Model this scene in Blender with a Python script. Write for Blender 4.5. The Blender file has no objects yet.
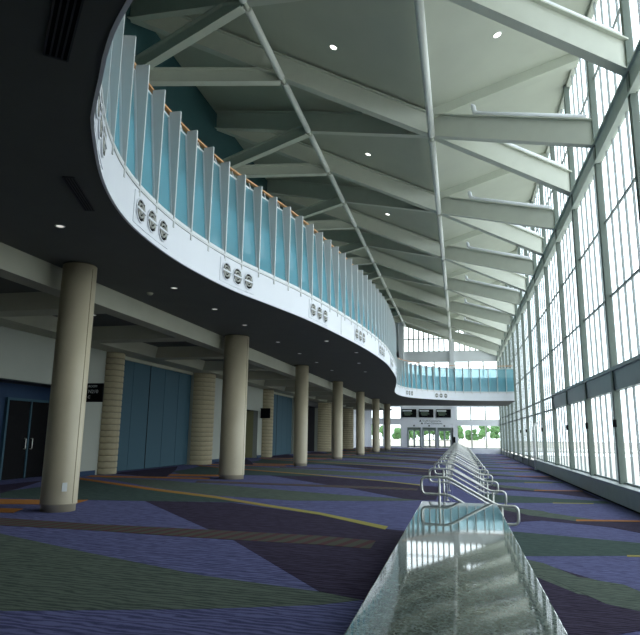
import bpy, bmesh, math, random
from mathutils import Vector, Matrix
from mathutils.geometry import tessellate_polygon
random.seed(7)
scene = bpy.context.scene
C = scene.collection

# ------------------------------------------------------------------ camera
cam_d = bpy.data.cameras.new('camera'); cam = bpy.data.objects.new('camera', cam_d); C.objects.link(cam)
scene.camera = cam
cam_d.sensor_fit = 'HORIZONTAL'; cam_d.sensor_width = 36.0
cam_d.lens = 36.0 * 603.9 / 640.0
cam_d.clip_start = 0.05; cam_d.clip_end = 1000
RM = ((0.9750388, -0.0289786, -0.2201353), (0.2216033, 0.1887675, 0.9566916), (0.0138308, -0.9815941, 0.1904774))
mw = Matrix.Identity(4)
for i in range(3):
    mw[i][0] = RM[i][0]; mw[i][1] = -RM[i][1]; mw[i][2] = -RM[i][2]
mw[0][3], mw[1][3], mw[2][3] = 0.0, 0.0, 1.5
cam.matrix_world = mw

# ------------------------------------------------------------------ sky, daylight, exposure
world = bpy.data.worlds.new('overcast_sky'); scene.world = world; world.use_nodes = True
wn = world.node_tree; bg = wn.nodes['Background']
bg.inputs[0].default_value = (0.90, 0.96, 1.0, 1); bg.inputs[1].default_value = 3.55
def portal(name, loc, rot, sx, sy):
    l = bpy.data.lights.new(name, 'AREA'); l.shape = 'RECTANGLE'; l.size = sx; l.size_y = sy
    l.cycles.is_portal = True
    o = bpy.data.objects.new(name, l); C.objects.link(o); o.location = loc; o.rotation_euler = rot
portal('daylight_portal_side', (5.75, 36.6, 8.4), (0, math.radians(90), 0), 18.5, 92)
portal('daylight_portal_end', (-3.0, 82.3, 8.0), (math.radians(-90), 0, 0), 19, 19)
vs = scene.view_settings
vs.view_transform = 'Standard'; vs.look = 'None'; vs.exposure = 0.0; vs.gamma = 1.0; vs.use_curve_mapping = False

# ------------------------------------------------------------------ materials
def mat(name, col, rough=0.6, metal=0.0, noise=0.0, nscale=8.0, bump=0.0, spec=0.5, emit=None, estr=0.0):
    m = bpy.data.materials.new(name); m.use_nodes = True
    nt = m.node_tree; b = nt.nodes['Principled BSDF']
    b.inputs['Base Color'].default_value = (*col, 1); b.inputs['Roughness'].default_value = rough
    b.inputs['Metallic'].default_value = metal; b.inputs['Specular IOR Level'].default_value = spec
    if emit:
        b.inputs['Emission Color'].default_value = (*emit, 1); b.inputs['Emission Strength'].default_value = estr
    if noise > 0 or bump > 0:
        tc = nt.nodes.new('ShaderNodeTexCoord'); n = nt.nodes.new('ShaderNodeTexNoise')
        n.inputs['Scale'].default_value = nscale; n.inputs['Detail'].default_value = 4
        nt.links.new(tc.outputs['Object'], n.inputs['Vector'])
        if noise > 0:
            r = nt.nodes.new('ShaderNodeValToRGB')
            r.color_ramp.elements[0].position = 0.3; r.color_ramp.elements[1].position = 0.7
            r.color_ramp.elements[0].color = (*[c * (1 - noise) for c in col], 1)
            r.color_ramp.elements[1].color = (*[min(1, c * (1 + noise)) for c in col], 1)
            nt.links.new(n.outputs['Fac'], r.inputs['Fac']); nt.links.new(r.outputs['Color'], b.inputs['Base Color'])
        if bump > 0:
            bp = nt.nodes.new('ShaderNodeBump'); bp.inputs['Strength'].default_value = bump; bp.inputs['Distance'].default_value = 0.02
            nt.links.new(n.outputs['Fac'], bp.inputs['Height']); nt.links.new(bp.outputs['Normal'], b.inputs['Normal'])
    return m

def carpet(name, c1, c2, scale=1.0):
    """woven carpet: wavy dashes of two tones plus pile grain"""
    m = bpy.data.materials.new(name); m.use_nodes = True
    nt = m.node_tree; b = nt.nodes['Principled BSDF']; b.inputs['Roughness'].default_value = 0.95
    b.inputs['Specular IOR Level'].default_value = 0.1
    tc = nt.nodes.new('ShaderNodeTexCoord'); mp = nt.nodes.new('ShaderNodeMapping')
    mp.inputs['Scale'].default_value = (1.1 * scale, 3.6 * scale, 1); mp.inputs['Rotation'].default_value = (0, 0, 0.22)
    w = nt.nodes.new('ShaderNodeTexWave'); w.wave_type = 'BANDS'; w.bands_direction = 'Y'
    w.inputs['Scale'].default_value = 1.1; w.inputs['Distortion'].default_value = 8.0; w.inputs['Detail'].default_value = 3; w.inputs['Detail Scale'].default_value = 2.2
    n = nt.nodes.new('ShaderNodeTexNoise'); n.inputs['Scale'].default_value = 60; n.inputs['Detail'].default_value = 3
    mx = nt.nodes.new('ShaderNodeMath'); mx.operation = 'MULTIPLY_ADD'; mx.inputs[1].default_value = 0.6; 
    sc = nt.nodes.new('ShaderNodeMath'); sc.operation = 'MULTIPLY'; sc.inputs[1].default_value = 0.5
    r = nt.nodes.new('ShaderNodeValToRGB'); r.color_ramp.elements[0].position = 0.25; r.color_ramp.elements[1].position = 0.8
    r.color_ramp.elements[0].color = (*c1, 1); r.color_ramp.elements[1].color = (*c2, 1)
    L = nt.links.new
    L(tc.outputs['Object'], mp.inputs['Vector']); L(mp.outputs['Vector'], w.inputs['Vector']); L(tc.outputs['Object'], n.inputs['Vector'])
    L(n.outputs['Fac'], sc.inputs[0]); L(w.outputs['Fac'], mx.inputs[0]); L(sc.outputs[0], mx.inputs[2])
    L(mx.outputs[0], r.inputs['Fac']); L(r.outputs['Color'], b.inputs['Base Color'])
    bp = nt.nodes.new('ShaderNodeBump'); bp.inputs['Strength'].default_value = 0.25; bp.inputs['Distance'].default_value = 0.01
    L(n.outputs['Fac'], bp.inputs['Height']); L(bp.outputs['Normal'], b.inputs['Normal'])
    return m

M = {}
M['carpet_blue'] = carpet('carpet_blue', (0.054, 0.058, 0.136), (0.140, 0.144, 0.292))
M['carpet_green'] = carpet('carpet_green', (0.054, 0.072, 0.060), (0.118, 0.145, 0.118))
M['carpet_teal'] = carpet('carpet_teal', (0.034, 0.057, 0.053), (0.070, 0.104, 0.092))
M['carpet_purple'] = carpet('carpet_purple', (0.019, 0.013, 0.030), (0.056, 0.044, 0.080))
M['carpet_orange'] = carpet('carpet_orange', (0.34, 0.13, 0.03), (0.44, 0.19, 0.05))
# orange that turns yellow along the stripe
def stripe_mat():
    m = carpet('carpet_stripe', (0.34, 0.13, 0.03), (0.44, 0.19, 0.05)); nt = m.node_tree; b = nt.nodes['Principled BSDF']
    tc = nt.nodes.new('ShaderNodeTexCoord'); s = nt.nodes.new('ShaderNodeSeparateXYZ')
    mr = nt.nodes.new('ShaderNodeMapRange'); mr.inputs['From Min'].default_value = -9; mr.inputs['From Max'].default_value = -3
    mx = nt.nodes.new('ShaderNodeMix'); mx.data_type = 'RGBA'
    nt.links.new(tc.outputs['Object'], s.inputs[0]); nt.links.new(s.outputs['X'], mr.inputs['Value']); nt.links.new(mr.outputs[0], mx.inputs[0])
    mx.inputs[6].default_value = (0.36, 0.15, 0.03, 1); mx.inputs[7].default_value = (0.34, 0.30, 0.09, 1)
    nt.links.new(mx.outputs[2], b.inputs['Base Color']); return m
M['carpet_stripe'] = stripe_mat()
def lattice_mat():
    m = bpy.data.materials.new('carpet_lattice'); m.use_nodes = True; nt = m.node_tree; b = nt.nodes['Principled BSDF']; b.inputs['Roughness'].default_value = 0.95
    tc = nt.nodes.new('ShaderNodeTexCoord'); mp = nt.nodes.new('ShaderNodeMapping'); mp.inputs['Rotation'].default_value = (0, 0, 0.25)
    w = nt.nodes.new('ShaderNodeTexWave'); w.inputs['Scale'].default_value = 1.3; w.inputs['Distortion'].default_value = 0.9
    r = nt.nodes.new('ShaderNodeValToRGB'); r.color_ramp.interpolation = 'CONSTANT'
    r.color_ramp.elements[0].color = (0.050, 0.052, 0.034, 1); r.color_ramp.elements[1].position = 0.58; r.color_ramp.elements[1].color = (0.062, 0.012, 0.018, 1)
    nt.links.new(tc.outputs['Object'], mp.inputs['Vector']); nt.links.new(mp.outputs[0], w.inputs['Vector']); nt.links.new(w.outputs['Fac'], r.inputs['Fac'])
    nt.links.new(r.outputs['Color'], b.inputs['Base Color']); return m
M['carpet_lattice'] = lattice_mat()

def granite_mat():
    m = bpy.data.materials.new('polished_granite'); m.use_nodes = True; nt = m.node_tree; b = nt.nodes['Principled BSDF']
    b.inputs['Roughness'].default_value = 0.035; b.inputs['IOR'].default_value = 1.9
    tc = nt.nodes.new('ShaderNodeTexCoord'); v = nt.nodes.new('ShaderNodeTexVoronoi'); v.inputs['Scale'].default_value = 55
    n = nt.nodes.new('ShaderNodeTexNoise'); n.inputs['Scale'].default_value = 26; n.inputs['Detail'].default_value = 6; n.inputs['Roughness'].default_value = 0.75
    mx = nt.nodes.new('ShaderNodeMath'); mx.operation = 'MULTIPLY_ADD'; mx.inputs[1].default_value = 0.35
    r = nt.nodes.new('ShaderNodeValToRGB'); e = r.color_ramp.elements
    e[0].position = 0.42; e[0].color = (0.015, 0.022, 0.02, 1); e[1].position = 0.8; e[1].color = (0.24, 0.28, 0.26, 1)
    k = e.new(0.6); k.color = (0.085, 0.11, 0.10, 1)
    nt.links.new(tc.outputs['Object'], v.inputs['Vector']); nt.links.new(tc.outputs['Object'], n.inputs['Vector'])
    nt.links.new(v.outputs['Distance'], mx.inputs[0]); nt.links.new(n.outputs['Fac'], mx.inputs[2]); nt.links.new(mx.outputs[0], r.inputs['Fac'])
    nt.links.new(r.outputs['Color'], b.inputs['Base Color']); return m
M['granite'] = granite_mat()

def glass_mat(name, tint, gloss=0.05, body=None, bodyfac=0.0):
    m = bpy.data.materials.new(name); m.use_nodes = True; nt = m.node_tree
    nt.nodes.remove(nt.nodes['Principled BSDF']); out = nt.nodes['Material Output']
    t = nt.nodes.new('ShaderNodeBsdfTransparent'); t.inputs[0].default_value = (*tint, 1)
    g = nt.nodes.new('ShaderNodeBsdfGlossy'); g.inputs['Roughness'].default_value = 0.03; g.inputs[0].default_value = (0.9, 0.95, 1, 1)
    m1 = nt.nodes.new('ShaderNodeMixShader'); m1.inputs[0].default_value = gloss
    nt.links.new(t.outputs[0], m1.inputs[1]); nt.links.new(g.outputs[0], m1.inputs[2]); last = m1
    if body:
        d = nt.nodes.new('ShaderNodeBsdfDiffuse'); d.inputs[0].default_value = (*body, 1)
        tr = nt.nodes.new('ShaderNodeBsdfTranslucent'); tr.inputs[0].default_value = (*body, 1)
        m2 = nt.nodes.new('ShaderNodeMixShader'); m2.inputs[0].default_value = 0.4
        nt.links.new(d.outputs[0], m2.inputs[1]); nt.links.new(tr.outputs[0], m2.inputs[2])
        m3 = nt.nodes.new('ShaderNodeMixShader'); m3.inputs[0].default_value = bodyfac
        nt.links.new(m1.outputs[0], m3.inputs[1]); nt.links.new(m2.outputs[0], m3.inputs[2]); last = m3
    nt.links.new(last.outputs[0], out.inputs['Surface']); return m
M['glass'] = glass_mat('window_glass', (0.93, 0.96, 0.97), 0.06)
M['teal_glass'] = glass_mat('teal_glass', (0.78, 0.93, 0.96), 0.05, (0.36, 0.64, 0.72), 0.42)

M['mullion'] = mat('mullion_paint', (0.34, 0.38, 0.38), 0.5, noise=0.04)
M['post'] = mat('post_paint', (0.13, 0.165, 0.14), 0.45, noise=0.05, nscale=3)
M['beamgreen'] = mat('head_beam_paint', (0.62, 0.68, 0.61), 0.5, noise=0.05, nscale=3)
M['spandrel'] = mat('spandrel_paint', (0.24, 0.30, 0.29), 0.35, noise=0.04, nscale=2)
M['sillgreen'] = mat('sill_paint', (0.40, 0.46, 0.40), 0.5, noise=0.05, nscale=3)
M['tube'] = mat('tube_paint', (0.85, 0.87, 0.82), 0.4, noise=0.02)
M['steel'] = mat('white_steel_paint', (0.60, 0.62, 0.54), 0.5, noise=0.03, nscale=2)
M['ceiling'] = mat('ceiling_plaster', (0.50, 0.525, 0.44), 0.85, noise=0.04, nscale=0.6)
M['white'] = mat('white_panel', (0.78, 0.80, 0.84), 0.45, noise=0.02, nscale=1)
M['fin'] = mat('fin_paint', (0.62, 0.63, 0.62), 0.4, noise=0.03, nscale=3)
M['frame'] = mat('glazing_frame', (0.75, 0.77, 0.78), 0.4, noise=0.02)
M['wood'] = mat('oak_handrail', (0.62, 0.32, 0.13), 0.45, noise=0.2, nscale=20)
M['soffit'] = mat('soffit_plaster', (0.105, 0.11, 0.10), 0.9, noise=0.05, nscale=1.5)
M['cream'] = mat('cream_plaster', (0.40, 0.40, 0.31), 0.8, noise=0.04, nscale=1.5)
M['column'] = mat('column_paint', (0.50, 0.44, 0.31), 0.42, noise=0.04, nscale=2)
M['stone'] = mat('banded_stone', (0.36, 0.315, 0.20), 0.8, noise=0.12, nscale=6, bump=0.2)
M['mortar'] = mat('stone_joint', (0.20, 0.17, 0.11), 0.9, noise=0.1)
M['wallwhite'] = mat('wall_paint', (0.35, 0.37, 0.32), 0.8, noise=0.03, nscale=1)
M['olive'] = mat('olive_paint', (0.34, 0.33, 0.16), 0.8, noise=0.04, nscale=1)
M['bluewall'] = mat('blue_wall_paint', (0.010, 0.034, 0.085), 0.8, noise=0.05, nscale=1)
M['panelblue'] = mat('partition_fabric', (0.030, 0.082, 0.112), 0.8, noise=0.06, nscale=30, bump=0.1)
M['black'] = mat('black_paint', (0.008, 0.008, 0.009), 0.6, noise=0.1, spec=0.04)
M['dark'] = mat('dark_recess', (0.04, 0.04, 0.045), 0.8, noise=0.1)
M['teal'] = mat('teal_wall_paint', (0.035, 0.105, 0.115), 0.8, noise=0.05, nscale=0.8)
M['tealband'] = mat('teal_slab_band', (0.42, 0.68, 0.71), 0.6, noise=0.03, nscale=1)
M['steel_tube'] = mat('brushed_steel', (0.78, 0.78, 0.73), 0.42, 0.85, noise=0.05, nscale=30)
M['grey_metal'] = mat('vent_metal', (0.42, 0.42, 0.38), 0.35, 0.6, noise=0.05)
M['lamp'] = mat('lamp_lens', (1, 1, 1), 0.5, emit=(1.0, 0.98, 0.92), estr=5.0, noise=0.01)
M['lampdim'] = mat('small_lamp_lens', (1, 1, 1), 0.5, emit=(1.0, 0.98, 0.9), estr=0.7, noise=0.01)
M['endwall'] = mat('end_wall_panel', (0.88, 0.90, 0.93), 0.6, noise=0.02, nscale=0.5)
M['red'] = mat('exit_red', (0.20, 0.015, 0.015), 0.5, noise=0.05)
M['plate'] = mat('cover_plate', (0.72, 0.74, 0.72), 0.4, noise=0.02)
M['signblue'] = mat('blue_sign', (0.05, 0.16, 0.42), 0.5, noise=0.05)
M['text'] = mat('sign_lettering', (0.75, 0.80, 0.78), 0.6, noise=0.02)
M['textgreen'] = mat('sign_green_lines', (0.16, 0.22, 0.15), 0.6, noise=0.05)
M['textdark'] = mat('dark_lettering', (0.03, 0.03, 0.04), 0.6, noise=0.05)
M['concrete'] = mat('pale_paving', (0.62, 0.60, 0.54), 0.9, noise=0.08, nscale=0.4)
M['leaf'] = mat('tree_leaves', (0.09, 0.20, 0.06), 0.7, noise=0.4, nscale=2.5, bump=0.6)
M['bark'] = mat('tree_bark', (0.10, 0.07, 0.05), 0.9, noise=0.2)
M['render'] = mat('outside_wall_render', (0.70, 0.66, 0.58), 0.9, noise=0.05, nscale=0.5)
M['inner'] = mat('stair_side', (0.10, 0.11, 0.11), 0.8, noise=0.1)

# ------------------------------------------------------------------ helpers
def tag(o, label=None, cat=None, group=None, kind=None):
    if label: o['label'] = label
    if cat: o['category'] = cat
    if group: o['group'] = group
    if kind: o['kind'] = kind
    return o
def empty(name, loc=(0, 0, 0), rz=0.0, parent=None):
    o = bpy.data.objects.new(name, None); C.objects.link(o); o.location = loc; o.rotation_euler = (0, 0, rz)
    o.empty_display_size = 0.2
    if parent: o.parent = parent
    return o
def put(name, me, parent=None, loc=None, rot=None, mx=None, mats=None):
    o = bpy.data.objects.new(name, me); C.objects.link(o)
    if parent: o.parent = parent
    if mx is not None: o.matrix_local = mx
    if loc is not None: o.location = loc
    if rot is not None: o.rotation_euler = rot
    return o

class MB:
    def __init__(s): s.v = []; s.f = []; s.mi = []; s.smooth = []
    def add(s, vs, fs, mi=0, sm=False):
        b = len(s.v); s.v += [tuple(v) for v in vs]
        for f in fs: s.f.append([b + i for i in f]); s.mi.append(mi); s.smooth.append(sm)
        return s
    def box(s, x0, x1, y0, y1, z0, z1, mi=0):
        vs = [(x, y, z) for z in (z0, z1) for y in (y0, y1) for x in (x0, x1)]
        return s.add(vs, [(0, 2, 3, 1), (4, 5, 7, 6), (0, 1, 5, 4), (2, 6, 7, 3), (0, 4, 6, 2), (1, 3, 7, 5)], mi)
    def beam(s, a, b, prof, mi=0, upv=(0, 0, 1)):
        """closed profile (side, up) swept from a to b; ends cut vertical"""
        a, b = Vector(a), Vector(b); d = (b - a); h = Vector((d.x, d.y, 0)).normalized() if abs(d.x) + abs(d.y) > 1e-6 else Vector((0, 1, 0))
        side = Vector((h.y, -h.x, 0)); up = Vector(upv); n = len(prof)
        vs = [p + side * q[0] + up * q[1] for p in (a, b) for q in prof]
        fs = [[i, (i + 1) % n, n + (i + 1) % n, n + i] for i in range(n)]
        s.add(vs, fs, mi); s.add(vs, [list(range(n))[::-1], [n + i for i in range(n)]], mi); return s
    def tube(s, pts, r, seg=10, closed=False, mi=0, caps=True):
        pts = [Vector(p) for p in pts]; n = len(pts); rings = []
        prev = None
        for i, p in enumerate(pts):
            if closed: t = (pts[(i + 1) % n] - pts[i - 1]).normalized()
            else: t = (pts[min(i + 1, n - 1)] - pts[max(i - 1, 0)]).normalized()
            if prev is None:
                ref = Vector((0, 0, 1)) if abs(t.z) < 0.9 else Vector((0, 1, 0)); u = t.cross(ref).normalized()
            else: u = (prev - t * prev.dot(t)).normalized()
            prev = u; w = t.cross(u)
            rings.append([p + (u * math.cos(k * 2 * math.pi / seg) + w * math.sin(k * 2 * math.pi / seg)) * r for k in range(seg)])
        vs = [v for R in rings for v in R]; fs = []
        for i in range(n if closed else n - 1):
            j = (i + 1) % n
            for k in range(seg):
                k2 = (k + 1) % seg; fs.append([i * seg + k, i * seg + k2, j * seg + k2, j * seg + k])
        s.add(vs, fs, mi, True)
        if not closed and caps:
            s.add(rings[0], [list(range(seg))[::-1]], mi); s.add(rings[-1], [list(range(seg))], mi)
        return s
    def lathe(s, prof, seg=32, c=(0, 0), mi=0, a0=0.0, a1=2 * math.pi, sm=True):
        full = abs(a1 - a0 - 2 * math.pi) < 1e-6; m = seg if full else seg + 1
        vs = []
        for r, z in prof:
            for k in range(m):
                a = a0 + (a1 - a0) * k / seg; vs.append((c[0] + r * math.cos(a), c[1] + r * math.sin(a), z))
        fs = []
        for i in range(len(prof) - 1):
            for k in range(seg):
                k2 = (k + 1) % m; fs.append([i * m + k, i * m + k2, (i + 1) * m + k2, (i + 1) * m + k])
        s.add(vs, fs, mi, sm)
        return s
    def poly(s, pts, z0, z1, mi=0):
        """plan polygon extruded between z0 and z1"""
        tris = tessellate_polygon([[Vector((p[0], p[1], 0)) for p in pts]]); n = len(pts)
        s.add([(p[0], p[1], z1) for p in pts], [list(t) for t in tris], mi); s.add([(p[0], p[1], z0) for p in pts], [list(t)[::-1] for t in tris], mi)
        s.add([(p[0], p[1], z) for z in (z0, z1) for p in pts], [[i, (i + 1) % n, n + (i + 1) % n, n + i] for i in range(n)], mi); return s
    def mesh(s, name, mats):
        me = bpy.data.meshes.new(name); me.from_pydata(s.v, [], s.f)
        for m in (mats if isinstance(mats, (list, tuple)) else [mats]): me.materials.append(m)
        for p, mi, sm in zip(me.polygons, s.mi, s.smooth): p.material_index = mi; p.use_smooth = sm
        bm = bmesh.new(); bm.from_mesh(me); bmesh.ops.remove_doubles(bm, verts=bm.verts, dist=1e-5); bmesh.ops.recalc_face_normals(bm, faces=bm.faces); bm.to_mesh(me); bm.free()
        return me
    def build(s, name, mats, parent=None, **k): return put(name, s.mesh(name, mats), parent, **k)
def box(name, m, x0, x1, y0, y1, z0, z1, parent=None): return MB().box(x0, x1, y0, y1, z0, z1).build(name, m, parent)
def struct(o): o['kind'] = 'structure'; return o
def fillet(pts, r, n=5, closed=True):
    out = []; N = len(pts)
    for i in range(N):
        p0, p, p1 = Vector(pts[i - 1]), Vector(pts[i]), Vector(pts[(i + 1) % N])
        if not closed and i in (0, N - 1): out.append(p); continue
        d0, d1 = (p0 - p), (p1 - p); rr = min(r, d0.length * 0.48, d1.length * 0.48)
        a, b = p + d0.normalized() * rr, p + d1.normalized() * rr
        for k in range(n + 1):
            t = k / n; out.append((a * (1 - t) + p * t) * (1 - t) + (p * (1 - t) + b * t) * t)
    return out
def text_mesh(name, body, size, m, parent, loc, rot, align='LEFT'):
    cu = bpy.data.curves.new(name, 'FONT'); cu.body = body; cu.size = size; cu.extrude = 0.004; cu.align_x = align; cu.resolution_u = 3
    t = bpy.data.objects.new(name + '_tmp', cu); C.objects.link(t); bpy.context.view_layer.update()
    me = bpy.data.meshes.new_from_object(t.evaluated_get(bpy.context.evaluated_depsgraph_get()))
    bpy.data.objects.remove(t); me.materials.clear(); me.materials.append(m)
    return put(name, me, parent, loc=loc, rot=rot)

ORD = ['first', 'second', 'third', 'fourth', 'fifth', 'sixth', 'seventh', 'eighth', 'ninth', 'tenth', 'eleventh', 'twelfth', 'thirteenth', 'fourteenth', 'fifteenth', 'sixteenth', 'seventeenth', 'eighteenth', 'nineteenth', 'twentieth', 'twenty-first']
# ------------------------------------------------------------------ dimensions
U = 4.6                       # bay of the window wall
Y0 = 17.4                     # first roof node in view
YEND = Y0 + 14 * U            # 81.8
YBACK = Y0 - 5 * U            # -5.6
ZS = 4.88                     # balcony soffit
ZR = -0.6                     # lower floor by the windows
XW, XR1, XR2, XL = 5.0, -0.8, -6.8, -12.7
ZW, ZR1, ZR2, ZL = 11.9, 14.05, 16.1, 18.12
XLW = -12.6                   # lower wall on the left

# ------------------------------------------------------------------ floors and carpet
floor = struct(box('floor', M['carpet_blue'], -17.0, -0.55, YBACK, YEND + 0.3, -0.9, 0.0))
floor_low = struct(box('floor_lower', M['carpet_blue'], -0.55, 5.9, YBACK, YEND + 0.3, -0.9, ZR))
LEFT = [
 ('carpet_green', 'G1', [(-11.85, 9.6), (-9.43, 9.2), (-7.47, 8.4), (-6.61, 8.07), (-4.67, 7.22), (-2.77, 6.45), (-1.37, 6.12), (-0.93, 5.94), (-1.27, 5.67), (-2.24, 5.26), (-3.8, 4.76), (-5.9, 5.23), (-8.2, 6.55)]),
 ('carpet_purple', 'P1', [(-6.86, 12.74), (-5.0, 13.11), (-2.64, 11.7), (-1.21, 10.35), (-0.6, 10.1), (-0.6, 6.1), (-0.93, 5.94), (-1.37, 6.12), (-3.16, 8.54), (-3.82, 9.28)]),
 ('carpet_teal', 'G2', [(-8.68, 12.29), (-8.12, 12.5), (-6.86, 12.74), (-5.04, 13.2), (-4.03, 12.95), (-5.67, 13.88), (-7.79, 14.96), (-11.66, 17.42), (-11.16, 14.88), (-11.12, 13.34), (-10.14, 12.19)]),
 ('carpet_lattice', 'D', [(-8.25, 9.47), (-7.81, 9.49), (-5.81, 9.34), (-4.06, 9.37), (-2.1, 9.34), (-1.23, 9.16), (-1.22, 8.51), (-1.93, 8.6), (-3.73, 8.63), (-5.44, 8.75), (-7.19, 8.76), (-8.0, 8.7)]),
 ('carpet_orange', 'O2', [(-11.4, 11.7), (-10.19, 11.94), (-8.98, 12.18), (-8.12, 12.5), (-7.92, 11.73), (-8.43, 11.45), (-9.51, 11.15), (-11.0, 10.9)]),
 ('carpet_stripe', 'O1', [(-12.24, 18.27), (-8.1, 15.56), (-5.83, 14.27), (-4.03, 12.95), (-2.71, 12.04), (-1.22, 10.61), (-1.23, 10.27), (-2.64, 11.7), (-3.9, 12.56), (-5.65, 13.82), (-7.81, 15.01), (-11.76, 17.57)]),
 ('carpet_purple', 'P5', [(-12.5, 21.29), (-12.5, 26.0), (-11.37, 23.51), (-9.7, 19.27), (-12.3, 20.54)]),
 ('carpet_orange', 'O3', [(-12.5, 19.3), (-8.34, 19.88), (-8.11, 19.33), (-12.28, 18.7)]),
]
RIGHT = [
 ('carpet_teal', 'RG1', [(0.6, 15.2), (3.56, 14.25), (4.8, 13.85), (4.8, 13.1), (3.15, 12.71), (0.6, 11.9)]),
 ('carpet_purple', 'RP1', [(0.6, 11.95), (1.07, 11.79), (1.9, 10.47), (0.6, 10.75)]),
 ('carpet_green', 'RG2', [(0.6, 10.85), (1.9, 10.47), (2.4, 9.81), (3.39, 8.66), (4.8, 7.3), (4.8, 6.4), (3.08, 7.91), (2.15, 8.87), (1.7, 9.33), (0.6, 9.95)]),
 ('carpet_purple', 'RP2', [(0.6, 9.95), (1.7, 9.33), (2.15, 8.87), (3.08, 7.91), (4.8, 6.4), (3.05, 7.5), (1.93, 8.01), (0.6, 7.7)]),
 ('carpet_purple', 'RP3', [(2.89, 17.41), (4.47, 17.76), (4.8, 17.8), (4.8, 14.6), (3.94, 15.72)]),
 ('carpet_green', 'RG3', [(0.6, 21.4), (1.33, 20.67), (1.72, 19.71), (2.28, 19.39), (2.88, 17.6), (2.01, 17.61), (1.25, 19.54), (0.6, 20.3)]),
 ('carpet_purple', 'RP4', [(0.6, 20.0), (1.1, 19.49), (1.69, 18.25), (2.55, 17.6), (0.6, 16.1)]),
 ('carpet_orange', 'RO', [(2.91, 17.66), (4.8, 18.1), (4.8, 17.85), (2.86, 17.36)]),
 ('carpet_stripe', 'RY', [(2.93, 12.69), (4.24, 12.99), (4.18, 12.83), (2.9, 12.55)]),
]
for base, par, zf, k0, k1 in ((LEFT, floor, 0.0, -1, 8), (RIGHT, floor_low, ZR, -1, 8)):
    for i, (mn, _, pts) in enumerate(base):
        me = MB().poly(pts, 0.0, 0.0016 + 0.0009 * i).mesh('carpet_inlay', M[mn])
        for k in range(k0, k1):
            dy = 9.2 * k
            if max(p[1] for p in pts) + dy > YEND or min(p[1] for p in pts) + dy < YBACK: continue
            put('carpet_inlay', me, par, loc=(0, dy, zf))

# ------------------------------------------------------------------ granite parapet and stair
par = empty('granite_parapet', (0, 4, ZR)); tag(par, 'polished grey-green granite parapet slab beside the carpeted steps', 'parapet')
def child_box(name, m, x0, x1, y0, y1, z0, z1, parent, bev=0.0):
    p = parent.matrix_world.translation if False else parent.location
    mb = MB().box(x0 - p[0], x1 - p[0], y0 - p[1], y1 - p[1], z0 - p[2], z1 - p[2])
    o = mb.build(name, m, parent)
    if bev > 0:
        md = o.modifiers.new('bevel', 'BEVEL'); md.width = bev; md.segments = 2
    return o
child_box('slab_top', M['granite'], -0.61, 0.52, -3.0, 9.95, 0.42, 0.5, par, 0.008)
child_box('side_wall', M['granite'], -0.585, 0.495, -2.95, 9.92, ZR, 0.42, par)
stair = empty('staircase', (0, 10, ZR)); tag(stair, 'long flight of low carpeted steps linking the two floor levels', 'stairs')
for i in range(4):
    z1 = -0.15 * i
    child_box('step', M['carpet_blue'], -0.55 + 0.3 * i, -0.25 + 0.3 * i, 9.96, 66.0, ZR, z1 - 0.0, stair)

# handrails across the steps
def make_rail():
    r = empty('handrail', (0, 0, 0))
    tl, bl = 0.86, 0.60; tr, br = 0.46, 0.19
    P = [(-0.62, 0, tl), (-0.20, 0, tl), (0.54, 0, tr), (0.84, 0, tr), (0.84, 0, br), (0.54, 0, br), (-0.20, 0, bl), (-0.62, 0, bl)]
    lp = MB(); lp.tube(fillet(P, 0.085), 0.022, 8, closed=True); lp.build('rail_loop', M['steel_tube'], r)
    for x, zt, zb in ((-0.34, tl, 0.0), (0.60, tr, -0.45)):
        MB().tube([(x, 0, zb), (x, 0, zt - 0.01)], 0.02, 8).build('post', M['steel_tube'], r)
        MB().lathe([(0.0, zb + 0.012), (0.05, zb + 0.012), (0.055, zb), (0.0, zb)], 12, (x, 0)).build('post_flange', M['steel_tube'], r)
    return r
def copy_tree(o, parent=None):
    c = o.copy(); C.objects.link(c)
    if parent: c.parent = parent
    for ch in list(o.children): copy_tree(ch, c)
    return c
r0 = make_rail()
tag(r0, 'brushed steel handrail at the end of the granite slab, first of the row', 'handrail', 'handrails over the steps')
for k in range(21):
    r = r0 if k == 0 else copy_tree(r0)
    r.location = (0, 10.08 + 2.62 * k, 0)
    if k: r['label'] = 'brushed steel handrail over the steps, %s counting from the granite slab' % ORD[k]

# ------------------------------------------------------------------ balcony
CP = [(5.3, 1.9), (3.0, 1.75), (0.6, 2.05), (-1.15, 2.7), (-2.52, 3.84), (-2.98, 4.3), (-3.3, 4.7), (-3.62, 5.1), (-3.96, 5.58), (-4.72, 7.02), (-5.2, 8.5), (-5.4, 10.2), (-5.38, 11.7), (-5.2, 13.36), (-4.83, 15.0), (-4.38, 17.1), (-3.95, 20.04), (-3.55, 23.69), (-3.33, 27.7), (-3.36, 31.0), (-3.6, 36.0), (-4.1, 41.0), (-4.65, 45.5), (-4.95, 49.2), (-4.75, 52.6), (-3.9, 55.2), (-2.4, 57.3), (-0.2, 58.9), (2.6, 59.6), (5.3, 59.6)]
def catmull(P, n=14):
    out = []
    for i in range(len(P) - 1):
        p0 = Vector(P[max(i - 1, 0)]); p1 = Vector(P[i]); p2 = Vector(P[i + 1]); p3 = Vector(P[min(i + 2, len(P) - 1)])
        for k in range(n):
            t = k / n
            out.append(0.5 * ((2 * p1) + (p2 - p0) * t + (2 * p0 - 5 * p1 + 4 * p2 - p3) * t * t + (3 * p1 - p0 - 3 * p2 + p3) * t ** 3))
    out.append(Vector(P[-1])); return out
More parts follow.
